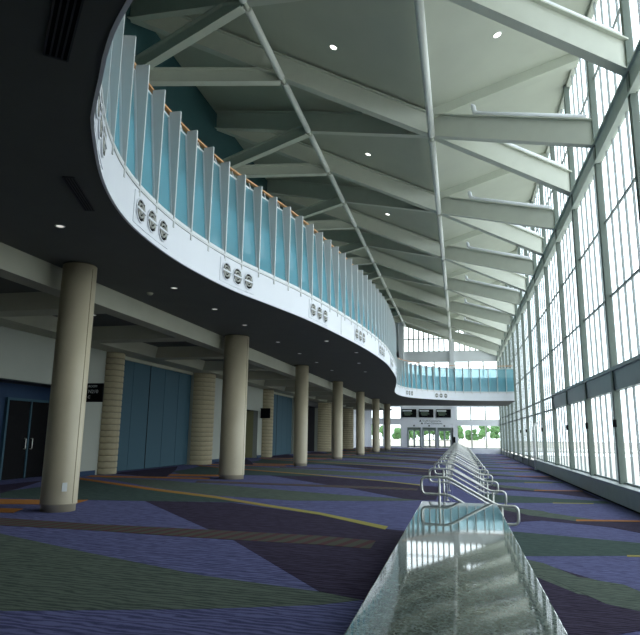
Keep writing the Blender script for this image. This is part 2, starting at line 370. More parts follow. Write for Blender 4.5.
def resample(pts, step):
    out = [pts[0]]; acc = 0.0
    for a, b in zip(pts, pts[1:]):
        d = (b - a).length; pos = step - acc
        while pos <= d: out.append(a + (b - a) * (pos / d)); pos += step
        acc = (acc + d) % step
    return out
curve = resample(catmull(CP), 0.2)
def tangent(i): 
    a = curve[max(i - 1, 0)]; b = curve[min(i + 1, len(curve) - 1)]; return (b - a).normalized()
def outward(i):
    t = tangent(i); return Vector((t.y, -t.x))
def sweep(prof, i0=0, i1=None):
    """profile of (outward offset, z) along the balcony edge"""
    i1 = len(curve) if i1 is None else i1; n = len(prof); vs = []; fs = []
    for i in range(i0, i1):
        o = outward(i); c = curve[i]
        for q in prof: vs.append((c.x + o.x * q[0], c.y + o.y * q[0], q[1]))
    m = i1 - i0
    for i in range(m - 1):
        for k in range(n):
            k2 = (k + 1) % n; fs.append([i * n + k, i * n + k2, (i + 1) * n + k2, (i + 1) * n + k])
    mb = MB(); mb.add(vs, fs); mb.add(vs, [list(range(n)), [(m - 1) * n + k for k in range(n)]]); return mb
def rect(a, b, z0, z1): return [(a, z0), (b, z0), (b, z1), (a, z1)]
bal = empty('balcony', (0, 0, 0)); tag(bal, 'serpentine upper balcony with white fascia, tapered fins and teal glass', 'balcony')
def off_curve(d): return [(curve[i].x + outward(i).x * d, curve[i].y + outward(i).y * d) for i in range(len(curve))]
inner = off_curve(-0.02)
YB2 = 70.0
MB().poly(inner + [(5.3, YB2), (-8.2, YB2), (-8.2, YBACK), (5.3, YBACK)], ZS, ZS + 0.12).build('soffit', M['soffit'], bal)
MB().poly(off_curve(-0.46) + [(5.3, YB2), (-13.0, YB2), (-13.0, YBACK), (5.3, YBACK)], 6.8, 7.08).build('floor_slab', M['cream'], bal)
sweep(rect(-0.02, 0.0, ZS - 0.012, 5.60)).build('fascia', M['white'], bal)
sweep(rect(-0.0, 0.018, ZS - 0.012, ZS + 0.03)).build('fascia_lip', M['white'], bal)
sweep(rect(-0.14, 0.02, 5.602, 5.65)).build('ledge', M['fin'], bal)
sweep([(-0.10, 5.66), (0.0, 5.66), (0.0, 5.72), (-0.10, 5.72)]).build('bottom_rail', M['frame'], bal)
sweep(rect(-0.42, -0.36, 5.62, 7.08)).build('slab_band', M['tealband'], bal)
sweep([(-0.33, 7.86), (-0.26, 7.86), (-0.26, 7.93), (-0.33, 7.93)]).build('top_rail', M['frame'], bal)
sweep([(-0.45, 8.16), (-0.40, 8.15), (-0.35, 8.16), (-0.35, 8.20), (-0.40, 8.21), (-0.45, 8.20)]).build('handrail', M['wood'], bal)
# fins and glass
fin = MB()
fp = [(0.02, 7.98), (-0.225, 7.98), (-0.225, 7.9), (-0.03, 5.73), (-0.005, 5.48), (0.02, 5.48)]
n = len(fp); t = 0.022
fin.add([(p[0], s * t, p[1]) for s in (-1, 1) for p in fp], [list(range(n)), [n + i for i in range(n)][::-1]] + [[i, (i + 1) % n, n + (i + 1) % n, n + i] for i in range(n)])
fin_me = fin.mesh('fin', M['fin'])
stile_me = MB().add([(x - e, y, z) for e in (0.0, 0.05) for (x, z) in ((-0.032, 5.72), (-0.226, 7.87)) for y in (-0.036, 0.036)], [(0, 1, 3, 2), (4, 6, 7, 5), (0, 4, 5, 1), (2, 3, 7, 6), (0, 2, 6, 4), (1, 5, 7, 3)]).mesh('stile', M['frame'])
bracket_me = MB().tube([(-0.33, 0, 7.90), (-0.40, 0, 8.15)], 0.018, 6).mesh('rail_bracket', M['frame'])
half = 0.365
g = MB(); lo, hi = (-0.055, 5.72), (-0.245, 7.87)
g.add([(x + e, y, z) for e in (0, -0.015) for (x, z) in (lo, hi) for y in (-half, half)], [(0, 1, 3, 2), (4, 6, 7, 5), (0, 4, 5, 1), (2, 3, 7, 6), (0, 2, 6, 4), (1, 5, 7, 3)])
glass_me = g.mesh('glass_panel', M['teal_glass'])
def frame_at(i, z=0.0):
    o = outward(i); tt = tangent(i); c = curve[i]
    return Matrix(((o.x, tt.x, 0, c.x), (o.y, tt.y, 0, c.y), (0, 0, 1, z), (0, 0, 0, 1)))
def frame_f(x, z=0.0):
    a = int(math.floor(x)); t_ = x - a; c = curve[a] * (1 - t_) + curve[a + 1] * t_; tt = (tangent(a) * (1 - t_) + tangent(a + 1) * t_).normalized()
    return Matrix(((tt.y, tt.x, 0, c.x), (-tt.x, tt.y, 0, c.y), (0, 0, 1, z), (0, 0, 0, 1)))
# keep a fin at y = 9.71 in the concave part, spacing 0.8 m = 4 samples
i_ref = min(range(len(curve)), key=lambda i: abs(curve[i].y - 9.71) + (10 if i > len(curve) // 2 else 0))
start = i_ref % 4
for i in range(start, len(curve), 4):
    f = frame_at(i); put('fin', fin_me, bal, mx=f); put('stile', stile_me, bal, mx=f); put('rail_bracket', bracket_me, bal, mx=f)
    if i + 2 < len(curve): put('glass_panel', glass_me, bal, mx=frame_at(i + 2))
# vent plates with three round diffusers each
dm = MB()
def ring(mb, prof, mi, seg=24):
    vs = []; m = len(prof)
    for k in range(seg):
        a = 2 * math.pi * k / seg
        for (r, x) in prof: vs.append((x, r * math.cos(a), r * math.sin(a)))
    fs = []
    for k in range(seg):
        k2 = (k + 1) % seg
        for j in range(m - 1): fs.append([k * m + j, k2 * m + j, k2 * m + j + 1, k * m + j + 1])
    mb.add(vs, fs, mi, True)
ring(dm, [(0.20, 0.02), (0.218, 0.024), (0.218, 0.034), (0.205, 0.04), (0.19, 0.036), (0.185, 0.022)], 0)
ring(dm, [(0.19, 0.0225), (0.0001, 0.0225)], 1)
ring(dm, [(0.14, 0.024), (0.13, 0.045), (0.11, 0.045), (0.10, 0.024)], 2)
ring(dm, [(0.07, 0.024), (0.06, 0.045), (0.0001, 0.05)], 2)
dm.box(0.024, 0.055, -0.205, 0.205, -0.018, 0.018, 0)
for q in (-0.12, 0.12): dm.box(0.024, 0.045, q - 0.008, q + 0.008, -0.15, 0.15, 2)
diff_me = dm.mesh('round_diffuser', [M['white'], M['black'], M['grey_metal']])
for (x, y) in ((-4.2, 6.0), (-5.4, 9.45), (-5.15, 13.4), (-4.28, 18.1), (-3.6, 22.6), (-3.34, 27.0), (-3.36, 31.5), (-3.6, 36.0), (-4.05, 40.5), (-4.3, 54.3), (-1.6, 58.1)):
    i = min(range(len(curve)), key=lambda i: (curve[i] - Vector((x, y))).length)
    lo_, hi_ = max(i - 4, 0), i + 5
    pl = sweep(rect(0.0, 0.014, 4.97, 5.53), lo_, hi_).build('vent_plate', M['white'], bal)
    for sft in (-2.6, 0.0, 2.6): put('round_diffuser', diff_me, pl, mx=frame_f(i + sft, 5.25))
# seam in the fascia
i = min(range(len(curve)), key=lambda i: (curve[i] - Vector((-3.9, 20.4))).length)
put('fascia_seam', MB().box(0.0, 0.006, -0.02, 0.02, ZS, 5.6).mesh('fascia_seam', M['grey_metal']), bal, mx=frame_at(i))

# ------------------------------------------------------------------ round columns
def column(y, R_, x=-7.57):
    c = empty('column', (x, y, 0))
    MB().lathe([(R_, 0.14), (R_, ZS - 0.035), (R_ - 0.04, ZS - 0.035)], 40).build('shaft', M['column'], c)
    MB().lathe([(0.0, 0.0), (R_ - 0.02, 0.0), (R_ - 0.02, 0.13), (R_ + 0.005, 0.14), (R_, 0.16)], 40).build('base_ring', M['column'], c)
    MB().lathe([(R_ - 0.02, ZS - 0.10), (R_ - 0.02, ZS - 0.012), (0.0, ZS - 0.012)], 40).build('collar', M['mortar'], c)
    for a in (-0.15, math.pi - 0.15):   # vertical joint of the two shells
        MB().box(-0.004, 0.004, -0.008, 0.008, 0.15, ZS - 0.11).build('shell_joint', M['mortar'], c, loc=((R_ - 0.0015) * math.cos(a), (R_ - 0.0015) * math.sin(a), 0), rot=(0, 0, a))
    return c
lab = ['first column of the row, beside the entrance doors, socket plate low on its shaft', 'thickest cream column, second of the row, counting from the socket-plate column', 'third cream column of the row, counting from the socket-plate column', 'fourth cream column of the row, counting from the socket-plate column', 'fifth cream column of the row, counting from the socket-plate column', 'sixth cream column of the row, counting from the socket-plate column', 'seventh cream column of the row, last before the glazed end wall']
for k in range(7):
    c = column(10.68 + 9.2 * k, 0.43 if k == 1 else 0.335); tag(c, lab[k], 'column', 'round columns under the balcony')
    if k == 0:
        a = -0.72
        MB().box(0.0, 0.012, -0.045, 0.045, -0.08, 0.08).build('socket_plate', M['plate'], c, loc=(0.334 * math.cos(a), 0.334 * math.sin(a), 0.46), rot=(0, 0, a))

# ------------------------------------------------------------------ lower concourse: bulkhead, coffered ceiling
struct(box('trim_1', M['cream'], -8.55, -8.1, YBACK, YB2, 4.40, ZS + 0.0))
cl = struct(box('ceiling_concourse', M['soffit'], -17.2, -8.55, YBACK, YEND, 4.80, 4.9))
for k in range(-1, 15):
    y = 12.9 + 4.6 * k
    if y > 69: continue
    MB().beam((-8.55, y, 4.80), (-11.7, y, 4.80), [(-0.35, -0.40), (0.35, -0.40), (0.55, 0.0), (-0.55, 0.0)]).build('coffer_beam', M['cream'], cl)
MB().beam((-12.1, YBACK, 4.80), (-12.1, YB2, 4.80), [(-0.5, -0.40), (0.42, -0.40), (0.62, 0), (-0.5, 0)]).build('coffer_beam', M['cream'], cl)
# ------------------------------------------------------------------ wall on the left, lower storey
wl = struct(empty('wall_left'))
def wseg(y0, y1, z0=0.0, z1=4.8, m='wallwhite', x0=-12.9, x1=XLW): return box('wall_segment', M[m], x0, x1, y0, y1, z0, z1, wl)
def base(y0, y1, x=XLW): return box('baseboard', M['bluewall'], x, x + 0.015, y0, y1, 0, 0.16, wl)
wseg(YBACK, 14.0); 
for (a, b) in ((14.0, 18.7), (32.6, 37.4)):
    wseg(a, b, 2.95, 4.8); 
    box('recess_back', M['bluewall'], -14.2, -13.7, a - 0.3, b + 0.3, 0, 3.2, wl)
    box('recess_side', M['bluewall'], -13.7, -12.9, a - 0.3, a, 0, 3.2, wl)
    box('recess_side', M['olive'], -13.7, -12.6 - 0.3, b, b + 0.3, 0, 3.2, wl)
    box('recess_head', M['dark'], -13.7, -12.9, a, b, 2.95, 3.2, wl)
for (a, b) in ((18.7, 19.9), (29.1, 32.6), (37.4, 38.4)):
    wseg(a, b); base(max(a, 29.25) if a > 25 and a < 30 else a, min(b, 19.65) if b < 21 else min(b, 38.25))
wseg(19.9, 20.7); wseg(27.5, 29.1); wseg(38.4, 39.3); wseg(46.1, 48.0); wseg(54.5, 56.5); wseg(66.5, 69.7)
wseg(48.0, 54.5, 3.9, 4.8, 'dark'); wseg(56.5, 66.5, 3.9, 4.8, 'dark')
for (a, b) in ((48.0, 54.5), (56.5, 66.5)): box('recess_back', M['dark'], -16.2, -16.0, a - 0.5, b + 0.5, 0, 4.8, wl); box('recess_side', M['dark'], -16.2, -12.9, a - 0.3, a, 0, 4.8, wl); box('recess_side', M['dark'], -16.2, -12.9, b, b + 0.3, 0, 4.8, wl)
wseg(69.7, YEND, 0, 4.8, 'endwall')
# folding partitions
def partition(y0, y1, n, label):
    p = empty('folding_partition', (-12.85, y0, 0)); tag(p, label, 'partition', 'blue folding partitions')
    w = (y1 - y0) / n
    for k in range(n):
        o = MB().box(0, 0.1, k * w + 0.012, (k + 1) * w - 0.012, 0.03, 4.28).build('panel', M['panelblue'], p)
    MB().box(-0.02, 0.06, 0, y1 - y0, 0.02, 4.3).build('backing', M['black'], p)
    MB().box(-0.02, 0.18, 0, y1 - y0, 4.28, 4.42).build('track', M['cream'], p)
    MB().box(0.1, 0.115, 2 * w - 0.02, 2 * w + 0.02, 0.03, 4.28).build('astragal', M['black'], p)
    return p
partition(20.7, 27.5, 5, 'dark blue folding partition wall beside the socket-plate column')
partition(39.3, 46.1, 5, 'dark blue folding partition wall behind the second and third columns')
for (a, b) in ((20.7, 27.5), (39.3, 46.1)): wseg(a, b, 4.42, 4.8)
# banded stone piers
NB = 20
def pier(y, r, label, x=-12.595, ht=4.39):
    p = empty('stone_pier', (x, y, 0)); tag(p, label, 'pier', 'banded stone wall piers')
    MB().lathe([(r - 0.03, 0), (r - 0.03, ht)], 20, a0=-math.pi / 2, a1=math.pi / 2).build('core', M['mortar'], p)
    h = ht / NB; b = 0.012
    me = MB().lathe([(r - 0.035, b), (r - 0.01, b), (r, b + 0.02), (r, h - b - 0.02), (r - 0.01, h - b), (r - 0.035, h - b)], 16, a0=-math.pi / 2, a1=math.pi / 2).mesh('stone_band', M['stone'])
    for k in range(NB): put('stone_band', me, p, loc=(0, 0, k * h))
pier(20.22, 0.44, 'banded beige stone pier between room sign and blue partition')
pier(28.2, 0.76, 'rounded banded stone pier at the far end of first blue partition')
pier(38.85, 0.55, 'slim banded stone pier at the near side of second blue partition')
pier(46.9, 0.78, 'banded stone pier at the far end of second blue partition')
pier(55.5, 1.05, 'broad rounded stone pier between two dark openings')
pier(67.6, 1.05, 'farthest rounded stone pier, past the dark openings')
# entrance doors
def double_door(name, y0, z=2.43):
    d = struct(empty(name, (-13.7, y0, 0)))
    MB().box(0, 0.10, -0.08, 0.0, 0, z + 0.08).build('jamb', M['panelblue'], d); MB().box(0, 0.10, 2.08, 2.16, 0, z + 0.08).build('jamb', M['panelblue'], d)
    MB().box(0, 0.10, 0, 2.08, z, z + 0.08).build('head', M['panelblue'], d); MB().box(0, 0.09, 1.01, 1.07, 0, z).build('mullion', M['panelblue'], d)
    for a in (0.0, 1.07):
        lf = MB().box(0.01, 0.06, a + 0.01, a + 1.0, 0.01, z).build('leaf', M['black'], d)
        s = a + (0.88 if a == 0 else 0.12)
        MB().tube(fillet([(0.06, s, 0.92), (0.13, s, 0.92), (0.13, s, 1.25), (0.06, s, 1.25)], 0.03, closed=False), 0.014, 8).build('handle', M['steel_tube'], lf)
    return d
double_door('door_1', 16.3); double_door('door_2', 34.9)
# blade room signs
def blade(y, label, lines):
    s = empty('room_sign', (-12.6, y, 2.5)); tag(s, label, 'sign', 'black room signs')
    MB().box(0, 0.66, -0.03, 0.03, 0, 0.64).build('panel', M['black'], s)
    MB().box(0, 0.02, -0.06, 0.06, 0.05, 0.59).build('bracket', M['grey_metal'], s)
    for body, size, x, z in lines: text_mesh('lettering', body, size, M['text'], s, (x, -0.036, z), (math.radians(90), 0, 0))
blade(18.74, 'black room sign reading N210 beside first stone pier', [('ROOM', 0.11, 0.10, 0.50), ('N210', 0.17, 0.10, 0.30), ('C', 0.14, 0.10, 0.12)])
blade(37.9, 'black room sign beside second doorway recess', [])
pt = box('notice_plate', M['signblue'], -12.9, -12.88, 18.97 - 0.0, 18.97, 1.3, 1.6) if False else None
np_ = MB().box(-0.15, 0.15, -0.012, 0.0, -0.16, 0.16).build('notice_plate', M['signblue']); np_.location = (-13.1, 18.7, 1.45); tag(np_, 'small blue notice plate on the olive recess wall', 'notice plate')
MB().box(-0.11, 0.11, -0.014, -0.0121, 0.04, 0.08).build('notice_band', M['text'], np_)
# exit sign hung from the concourse ceiling
ex = empty('exit_sign', (-9.6, 13.6, 4.0)); tag(ex, 'small dark red exit sign hanging behind the socket-plate column', 'exit sign')
MB().box(-0.18, 0.18, -0.03, 0.03, -0.14, 0.14).build('housing', M['black'], ex); MB().box(-0.15, 0.15, -0.034, -0.0301, -0.1, 0.1).build('face', M['red'], ex)
MB().tube([(0, 0, 0.14), (0, 0, 0.8)], 0.012, 6).build('stem', M['black'], ex)

# ------------------------------------------------------------------ downlights and grilles in the soffit
dl_ring = MB().lathe([(0.06, 0.0), (0.08, -0.012), (0.085, 0.0)], 20).mesh('trim_ring', M['plate'])
dl_lens = MB().lathe([(0.0001, -0.004), (0.06, -0.004)], 20).mesh('lens', M['lampdim'])
def downlight(x, y, z, label, group):
    o = empty('downlight', (x, y, z)); tag(o, label, 'downlight', group)
    put('trim_ring', dl_ring, o); put('lens', dl_lens, o)
for (x, y) in ((-6.45, 8.45), (-6.53, 12.85), (-6.53, 15.33), (-6.55, 17.83), (-6.53, 21.43), (-4.67, 21.43), (-6.55, 24.68), (-4.1, 24.67), (-6.55, 27.9), (-4.6, 28.4), (-6.55, 31.5), (-4.9, 32.4)):
    downlight(x, y, ZS, 'small recessed downlight in the dark balcony soffit', 'downlights in the balcony soffit')
for (y) in (15.2, 19.8, 24.4, 29.0, 33.6): downlight(-10.2, y, 4.80, 'small recessed downlight in the coffered concourse ceiling', 'downlights in the coffered ceiling')
sm = MB(); sm.lathe([(0.0, -0.05), (0.05, -0.05), (0.075, -0.02), (0.08, 0.0)], 20)
o = sm.build('smoke_detector', M['cream']); o.location = (-7.37, 13.24, ZS); tag(o, 'small round smoke detector on the soffit near the bulkhead', 'smoke detector')
def grille(x0, y0, x1, y1, w, n, label):
    a = Vector((x0, y0)); b = Vector((x1, y1)); L_ = (b - a).length; ang = math.atan2(b.y - a.y, b.x - a.x)
    gqr = empty('slot_grille', ((x0 + x1) / 2, (y0 + y1) / 2, ZS), ang); tag(gqr, label, 'vent', 'slot grilles in the balcony soffit')
    MB().box(-L_ / 2, L_ / 2, -w / 2, w / 2, -0.008, -0.001).build('backing', M['black'], gqr)
    for k in range(n + 1):
        y = -w / 2 + w * k / n; MB().box(-L_ / 2, L_ / 2, y - 0.008, y + 0.008, -0.022, -0.008).build('slat', M['dark'], gqr)
    for s in (-1, 1): MB().box(s * L_ / 2 - 0.01, s * L_ / 2 + 0.01, -w / 2, w / 2, -0.022, -0.008).build('end_bar', M['dark'], gqr)
grille(-3.52, 4.32, -2.5, 3.2, 0.20, 4, 'long black slot grille in the soffit near the curved fascia edge')
grille(-5.06, 6.70, -5.50, 7.86, 0.15, 4, 'short black slot grille in the soffit beside the fascia vents')

# ------------------------------------------------------------------ window wall on the right
XG = 5.18
wr = struct(empty('wall_right'))
post_me = MB().box(XW + 0.03, XG + 0.06, -0.12, 0.12, ZR, 17.3).mesh('post', M['post'])
for k in range(-3, 15): put('post', post_me, wr, loc=(0, Y0 + U * k, 0))
box('spandrel_band', M['spandrel'], XG - 0.10, XG + 0.1, YBACK, Y0 + 4 * U, 3.08, 3.82, wr)
box('spandrel_cap', M['spandrel'], XG - 0.16, XG - 0.10, YBACK, Y0 + 4 * U, 3.74, 3.86, wr)
box('head_beam', M['beamgreen'], XW + 0.06, XG + 0.1, YBACK, YEND, 11.25, 11.95, wr)
box('head_beam_flange', M['beamgreen'], XW - 0.02, XG, YBACK, YEND, 11.90, 11.98, wr); box('head_beam_flange', M['beamgreen'], XW - 0.02, XG, YBACK, YEND, 11.2, 11.27, wr)
box('sill_box', M['sillgreen'], 4.86, XG + 0.1, YBACK, 43.2, ZR + 0.08, 0.0, wr)
box('sill_top', M['mullion'], 4.82, XG + 0.1, YBACK, 43.2, 0.0, 0.06, wr)
box('sill_toe', M['black'], 4.92, XG, YBACK, 43.2, ZR, ZR + 0.08, wr)
box('sill_end', M['plate'], 4.82, XG, 43.2, 43.7, ZR, 0.06, wr)
box('sill_far', M['post'], XG - 0.12, XG + 0.1, 43.7, YEND, ZR, -0.1, wr)
box('eaves_beam', M['steel'], XG - 0.06, XG + 0.12, YBACK, YEND, 17.0, 17.35, wr)
jb = MB().box(XW - 0.06, XW + 0.03, -0.07, 0.07, -0.12, 0.12).mesh('junction_box', M['black'])
for k in (1, 2, 3, 5, 7, 8): put('junction_box', jb, wr, loc=(0, Y0 + U * k - 0.16, 2.0))
rows = [(0.06, 3.08), (3.82, 6.28), (6.34, 8.92), (8.98, 11.2), (11.98, 14.5), (14.56, 17.0)]
NP = 5; pw = (U - 0.26) / NP
pane_me = [MB().box(XG + 0.03, XG + 0.042, 0.03, pw - 0.03, z0, z1).mesh('pane', M['glass']) for z0, z1 in rows]
mul_me = MB().box(XG - 0.005, XG + 0.06, -0.03, 0.03, 0.0, 17.0).mesh('mullion', M['mullion'])
tr_me = [MB().box(XG - 0.0, XG + 0.06, 0, U - 0.26, z - 0.035, z + 0.035).mesh('transom', M['mullion']) for z in (0.09, 6.31, 8.95, 14.53)]
pane_mid = MB().box(XG + 0.03, XG + 0.042, 0.03, pw - 0.03, 3.13, 3.78).mesh('pane', M['glass'])
tr_mid = [MB().box(XG - 0.0, XG + 0.06, 0, U - 0.26, z - 0.05, z + 0.05).mesh('transom', M['mullion']) for z in (3.09, 3.82)]
for k in range(-3, 14):
    wnd = struct(empty('window_%d' % (k + 4), (0, Y0 + U * k + 0.13, 0)))
    for j in range(NP):
        for pm in pane_me: put('pane', pm, wnd, loc=(0, j * pw, 0))
        if j: put('mullion', mul_me, wnd, loc=(0, j * pw, 0))
    for tm in tr_me: put('transom', tm, wnd)
    if k >= 4:
        for j in range(NP): put('pane', pane_mid, wnd, loc=(0, j * pw, 0))
        for tm in tr_mid: put('transom', tm, wnd)
# grey pipe at the end of the sill box
dp = MB(); dp.tube(fillet([(4.95, 44.2, ZR), (4.95, 44.2, 2.3), (5.2, 44.2, 2.5)], 0.12, closed=False), 0.09, 10)
o = dp.build('drain_pipe', M['plate']); tag(o, 'pale vertical pipe against the window wall past the sill box', 'pipe')

# ------------------------------------------------------------------ end wall
we = struct(empty('wall_end'))
Y1, Y2 = YEND, YEND + 0.25
def eb(name, m, x0, x1, z0, z1, d0=0.0, d1=0.25): return box(name, M[m], x0, x1, Y1 + d0, Y1 + d1, z0, z1, we)
zroof = lambda x: ZR1 + 1.15 + (XR1 - x) * 0.3454 if x < XR1 else ZR1 + 1.15 + (x - XR1) / (5.3 - XR1) * 2.0
eb('wall_panel', 'endwall', -17.2, -11.6, -0.6, 5.3); eb('wall_panel', 'endwall', -9.9, -9.3, -0.0, 3.7)
eb('wall_panel', 'endwall', -7.55, -6.75, 0, 2.62); eb('wall_panel', 'endwall', -7.55, -0.35, 2.62, 5.3); eb('wall_panel', 'endwall', -1.05, -0.3, 0, 2.62)
eb('wall_panel', 'endwall', -11.6, -7.55, 2.95, 3.7); eb('wall_panel', 'endwall', -0.35, 5.2, 2.9, 3.62); eb('wall_panel', 'endwall', -0.35, 5.2, ZR, 0.05)
eb('wall_panel', 'endwall', -13.2, 5.2, 5.3, 8.3); eb('wall_panel', 'endwall', -13.2, 5.2, 11.25, 12.65)
eb('wall_panel', 'endwall', -11.6, -7.55, 0.0, 0.1)
MB().add([(x, y, z) for y in (Y1, Y2) for (x, z) in ((-13.2, 8.3), (-7.75, 8.3), (-7.75, zroof(-7.75)), (-13.2, zroof(-13.2)))], [(0, 1, 2, 3), (7, 6, 5, 4), (0, 4, 5, 1), (1, 5, 6, 2), (2, 6, 7, 3), (3, 7, 4, 0)]).build('wall_panel', M['endwall'], we)
for x in (-7.4, -0.75): box('end_post', M['endwall'], x - 0.3, x + 0.3, Y1 - 0.35, Y1 + 0.2, 5.3 if x < -5 else 5.3, zroof(x) - 0.05, we)
wn_ = 30
def end_window(x0, x1, z0, z1, n, hb=()):
    global wn_
    w = struct(empty('window_%d' % wn_, (x0, Y1, 0))); wn_ += 1
    pwid = (x1 - x0) / n
    top = z1 if callable(z1) else (lambda x: z1)
    for k in range(n):
        a, b = k * pwid + 0.03, (k + 1) * pwid - 0.03
        za, zb = top(x0 + a), top(x0 + b)
        MB().add([(x, y, z) for y in (0.1, 0.115) for (x, z) in ((a, z0 + 0.03), (b, z0 + 0.03), (b, zb), (a, za))], [(0, 1, 2, 3), (7, 6, 5, 4), (0, 4, 5, 1), (1, 5, 6, 2), (2, 6, 7, 3), (3, 7, 4, 0)]).build('pane', M['glass'], w)
    for k in range(n + 1):
        a = k * pwid; MB().box(a - 0.09, a + 0.09, 0.03, 0.18, z0, top(min(max(x0 + a, x0), x1))).build('mullion', M['steel'], w)
    for z in (z0,) + tuple(hb): MB().box(0, x1 - x0, 0.04, 0.17, z - 0.08, z + 0.08).build('transom', M['steel'], w)
    return w
end_window(-11.6, -9.9, 0.1, 2.95, 1); end_window(-9.3, -7.55, 0.1, 2.95, 1); end_window(-11.6, -9.9, 3.7, 5.3, 1); end_window(-9.3, -7.55, 3.7, 5.3, 1)
end_window(-0.3, 5.1, 0.05, 2.9, 3); end_window(-0.35, 5.1, 3.62, 5.3, 3)
end_window(-7.1, -1.05, 12.65, zroof, 9, (14.4,)); end_window(-0.45, 5.1, 12.65, zroof, 8, (14.4,))
end_window(-7.1, -1.05, 8.3, 11.25, 3); end_window(-0.45, 5.1, 8.3, 11.25, 3)
# glazed entrance doors: three pairs
for q, x0 in enumerate((-6.72, -4.75, -2.8)):
    d = struct(empty('door_%d' % (q + 3), (x0, Y1, 0)))
    Wd = 1.72
    MB().box(-0.06, 0.06, -0.05, 0.25, 0, 2.62).build('jamb', M['mullion'], d); MB().box(Wd - 0.06, Wd + 0.06, -0.05, 0.25, 0, 2.62).build('jamb', M['mullion'], d)
    MB().box(0.06, Wd - 0.06, -0.05, 0.25, 2.35, 2.62).build('head', M['post'], d)
    for a in (0.06, Wd / 2):
        w_ = Wd / 2 - 0.06; lf = MB()
        lf.box(a, a + 0.11, 0.05, 0.11, 0.02, 2.35); lf.box(a + w_ - 0.11, a + w_, 0.05, 0.11, 0.02, 2.35); lf.box(a, a + w_, 0.05, 0.11, 0.02, 0.24); lf.box(a, a + w_, 0.05, 0.11, 2.2, 2.35)
        L1 = lf.build('leaf', M['mullion'], d)
        MB().box(a + 0.11, a + w_ - 0.11, 0.075, 0.085, 0.24, 2.2).build('pane', M['glass'], L1)
        MB().box(a + 0.1, a + w_ - 0.1, 0.0, 0.04, 1.0, 1.06).build('push_bar', M['steel_tube'], L1)
    eb('wall_panel', 'endwall', x0 + Wd + 0.06, x0 + Wd + 0.23, 0, 2.62)
for q, xc in enumerate((-6.48, -4.25, -2.0)):
    s = empty('overhead_sign', (xc, Y1 - 0.09, 3.92)); tag(s, ['black wall sign over the entrance doors, next to the glazed corner windows', 'black wall sign over the entrance doors, between two others', 'black wall sign over the entrance doors, nearest the window wall'][q], 'sign', 'black signs over the end doors')
    MB().box(-0.95, 0.95, -0.08, 0.08, 0, 1.08).build('panel', M['black'], s)
    MB().box(-0.86, 0.36, -0.088, -0.081, 0.78, 0.94).build('header_bar', M['text'], s)
    for j, (a, b, z) in enumerate(((-0.7, 0.3, 0.58), (-0.7, 0.42, 0.42), (-0.6, 0.15, 0.27))): MB().box(a, b, -0.088, -0.081, z, z + 0.08).build('text_line', M['textgreen'], s)
    dv = empty('door_alarm', (xc + 0.6, Y1 - 0.001, 2.72)) if False else None
    bx_ = MB().box(-0.09, 0.09, -0.08, 0.0, -0.09, 0.09).build('alarm_box', M['black']); bx_.location = (-5.86 + q * 1.96, Y1, 2.85); tag(bx_, 'small black box above the %s pair of end doors, counting towards window wall' % ORD[q], 'alarm box', 'boxes above the end doors')
ws = empty('wall_lettering', (-5.2, Y1 - 0.012, 3.1)); tag(ws, 'two lines of dark lettering on the wall above the end doors', 'lettering')
text_mesh('lettering', '\u25b2 South Concourse', 0.34, M['textdark'], ws, (0, 0, 0.28), (math.radians(90), 0, 0)); text_mesh('lettering', '\u25b2 West Concourse', 0.34, M['textdark'], ws, (0.2, 0, -0.04), (math.radians(90), 0, 0))
ph = empty('wall_phone', (-0.72, Y1, 0.7)); tag(ph, 'dark telephone box on the wall beside the entrance doors', 'phone'); MB().box(-0.14, 0.14, -0.16, 0, 0, 0.75).build('housing', M['black'], ph); MB().box(-0.08, -0.02, -0.22, -0.16, 0.25, 0.65).build('handset', M['dark'], ph)

# ------------------------------------------------------------------ rear wall, upper left wall, roof
box('wall_segment', M['wallwhite'], XW + 0.05, XG + 0.1, YBACK, Y0 - 3 * U, ZR, 17.3, wr)  # unseen solid stretch in place of near windows, added to darken the foreground
struct(box('wall_rear', M['wallwhite'], -17.0, 5.5, YBACK - 0.3, YBACK, -0.9, 20.0))
struct(box('wall_upper', M['teal'], -13.3, -13.0, YBACK, YEND, 4.9, 19.6))
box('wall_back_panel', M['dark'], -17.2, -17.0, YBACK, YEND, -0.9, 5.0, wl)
rf = struct(empty('ceiling'))
def roofpanel(x0, z0, x1, z1, y0, y1):
    return MB().add([(x0, y0, z0), (x1, y0, z1), (x1, y1, z1), (x0, y1, z0), (x0, y0, z0 + .3), (x1, y0, z1 + .3), (x1, y1, z1 + .3), (x0, y1, z0 + .3)], [(0, 3, 2, 1), (4, 5, 6, 7), (0, 1, 5, 4), (1, 2, 6, 5), (2, 3, 7, 6), (3, 0, 4, 7)]).build('ceiling_panel', M['ceiling'], rf)
for k in range(-3, 8):
    ya = max(Y0 + U * (2 * k - 0.5) , YBACK); yb = min(Y0 + U * (2 * k + 1.5), YEND + 0.25)
    if yb <= ya: continue
    roofpanel(-13.3, zroof(-13.3), XR1, zroof(XR1), ya, yb - 0.012); roofpanel(XR1, zroof(XR1), 5.4, zroof(5.4), ya, yb - 0.012)
    # ceiling rib from the centre line up to the eaves
    yr = Y0 + U * (2 * k + 1.5)
    if YBACK < yr < YEND: MB().beam((XR1, yr, zroof(XR1)), (5.2, yr, zroof(5.2)), [(-0.28, -0.42), (0.28, -0.42), (0.28, 0.02), (-0.28, 0.02)]).build('ceiling_rib', M['ceiling'], rf)

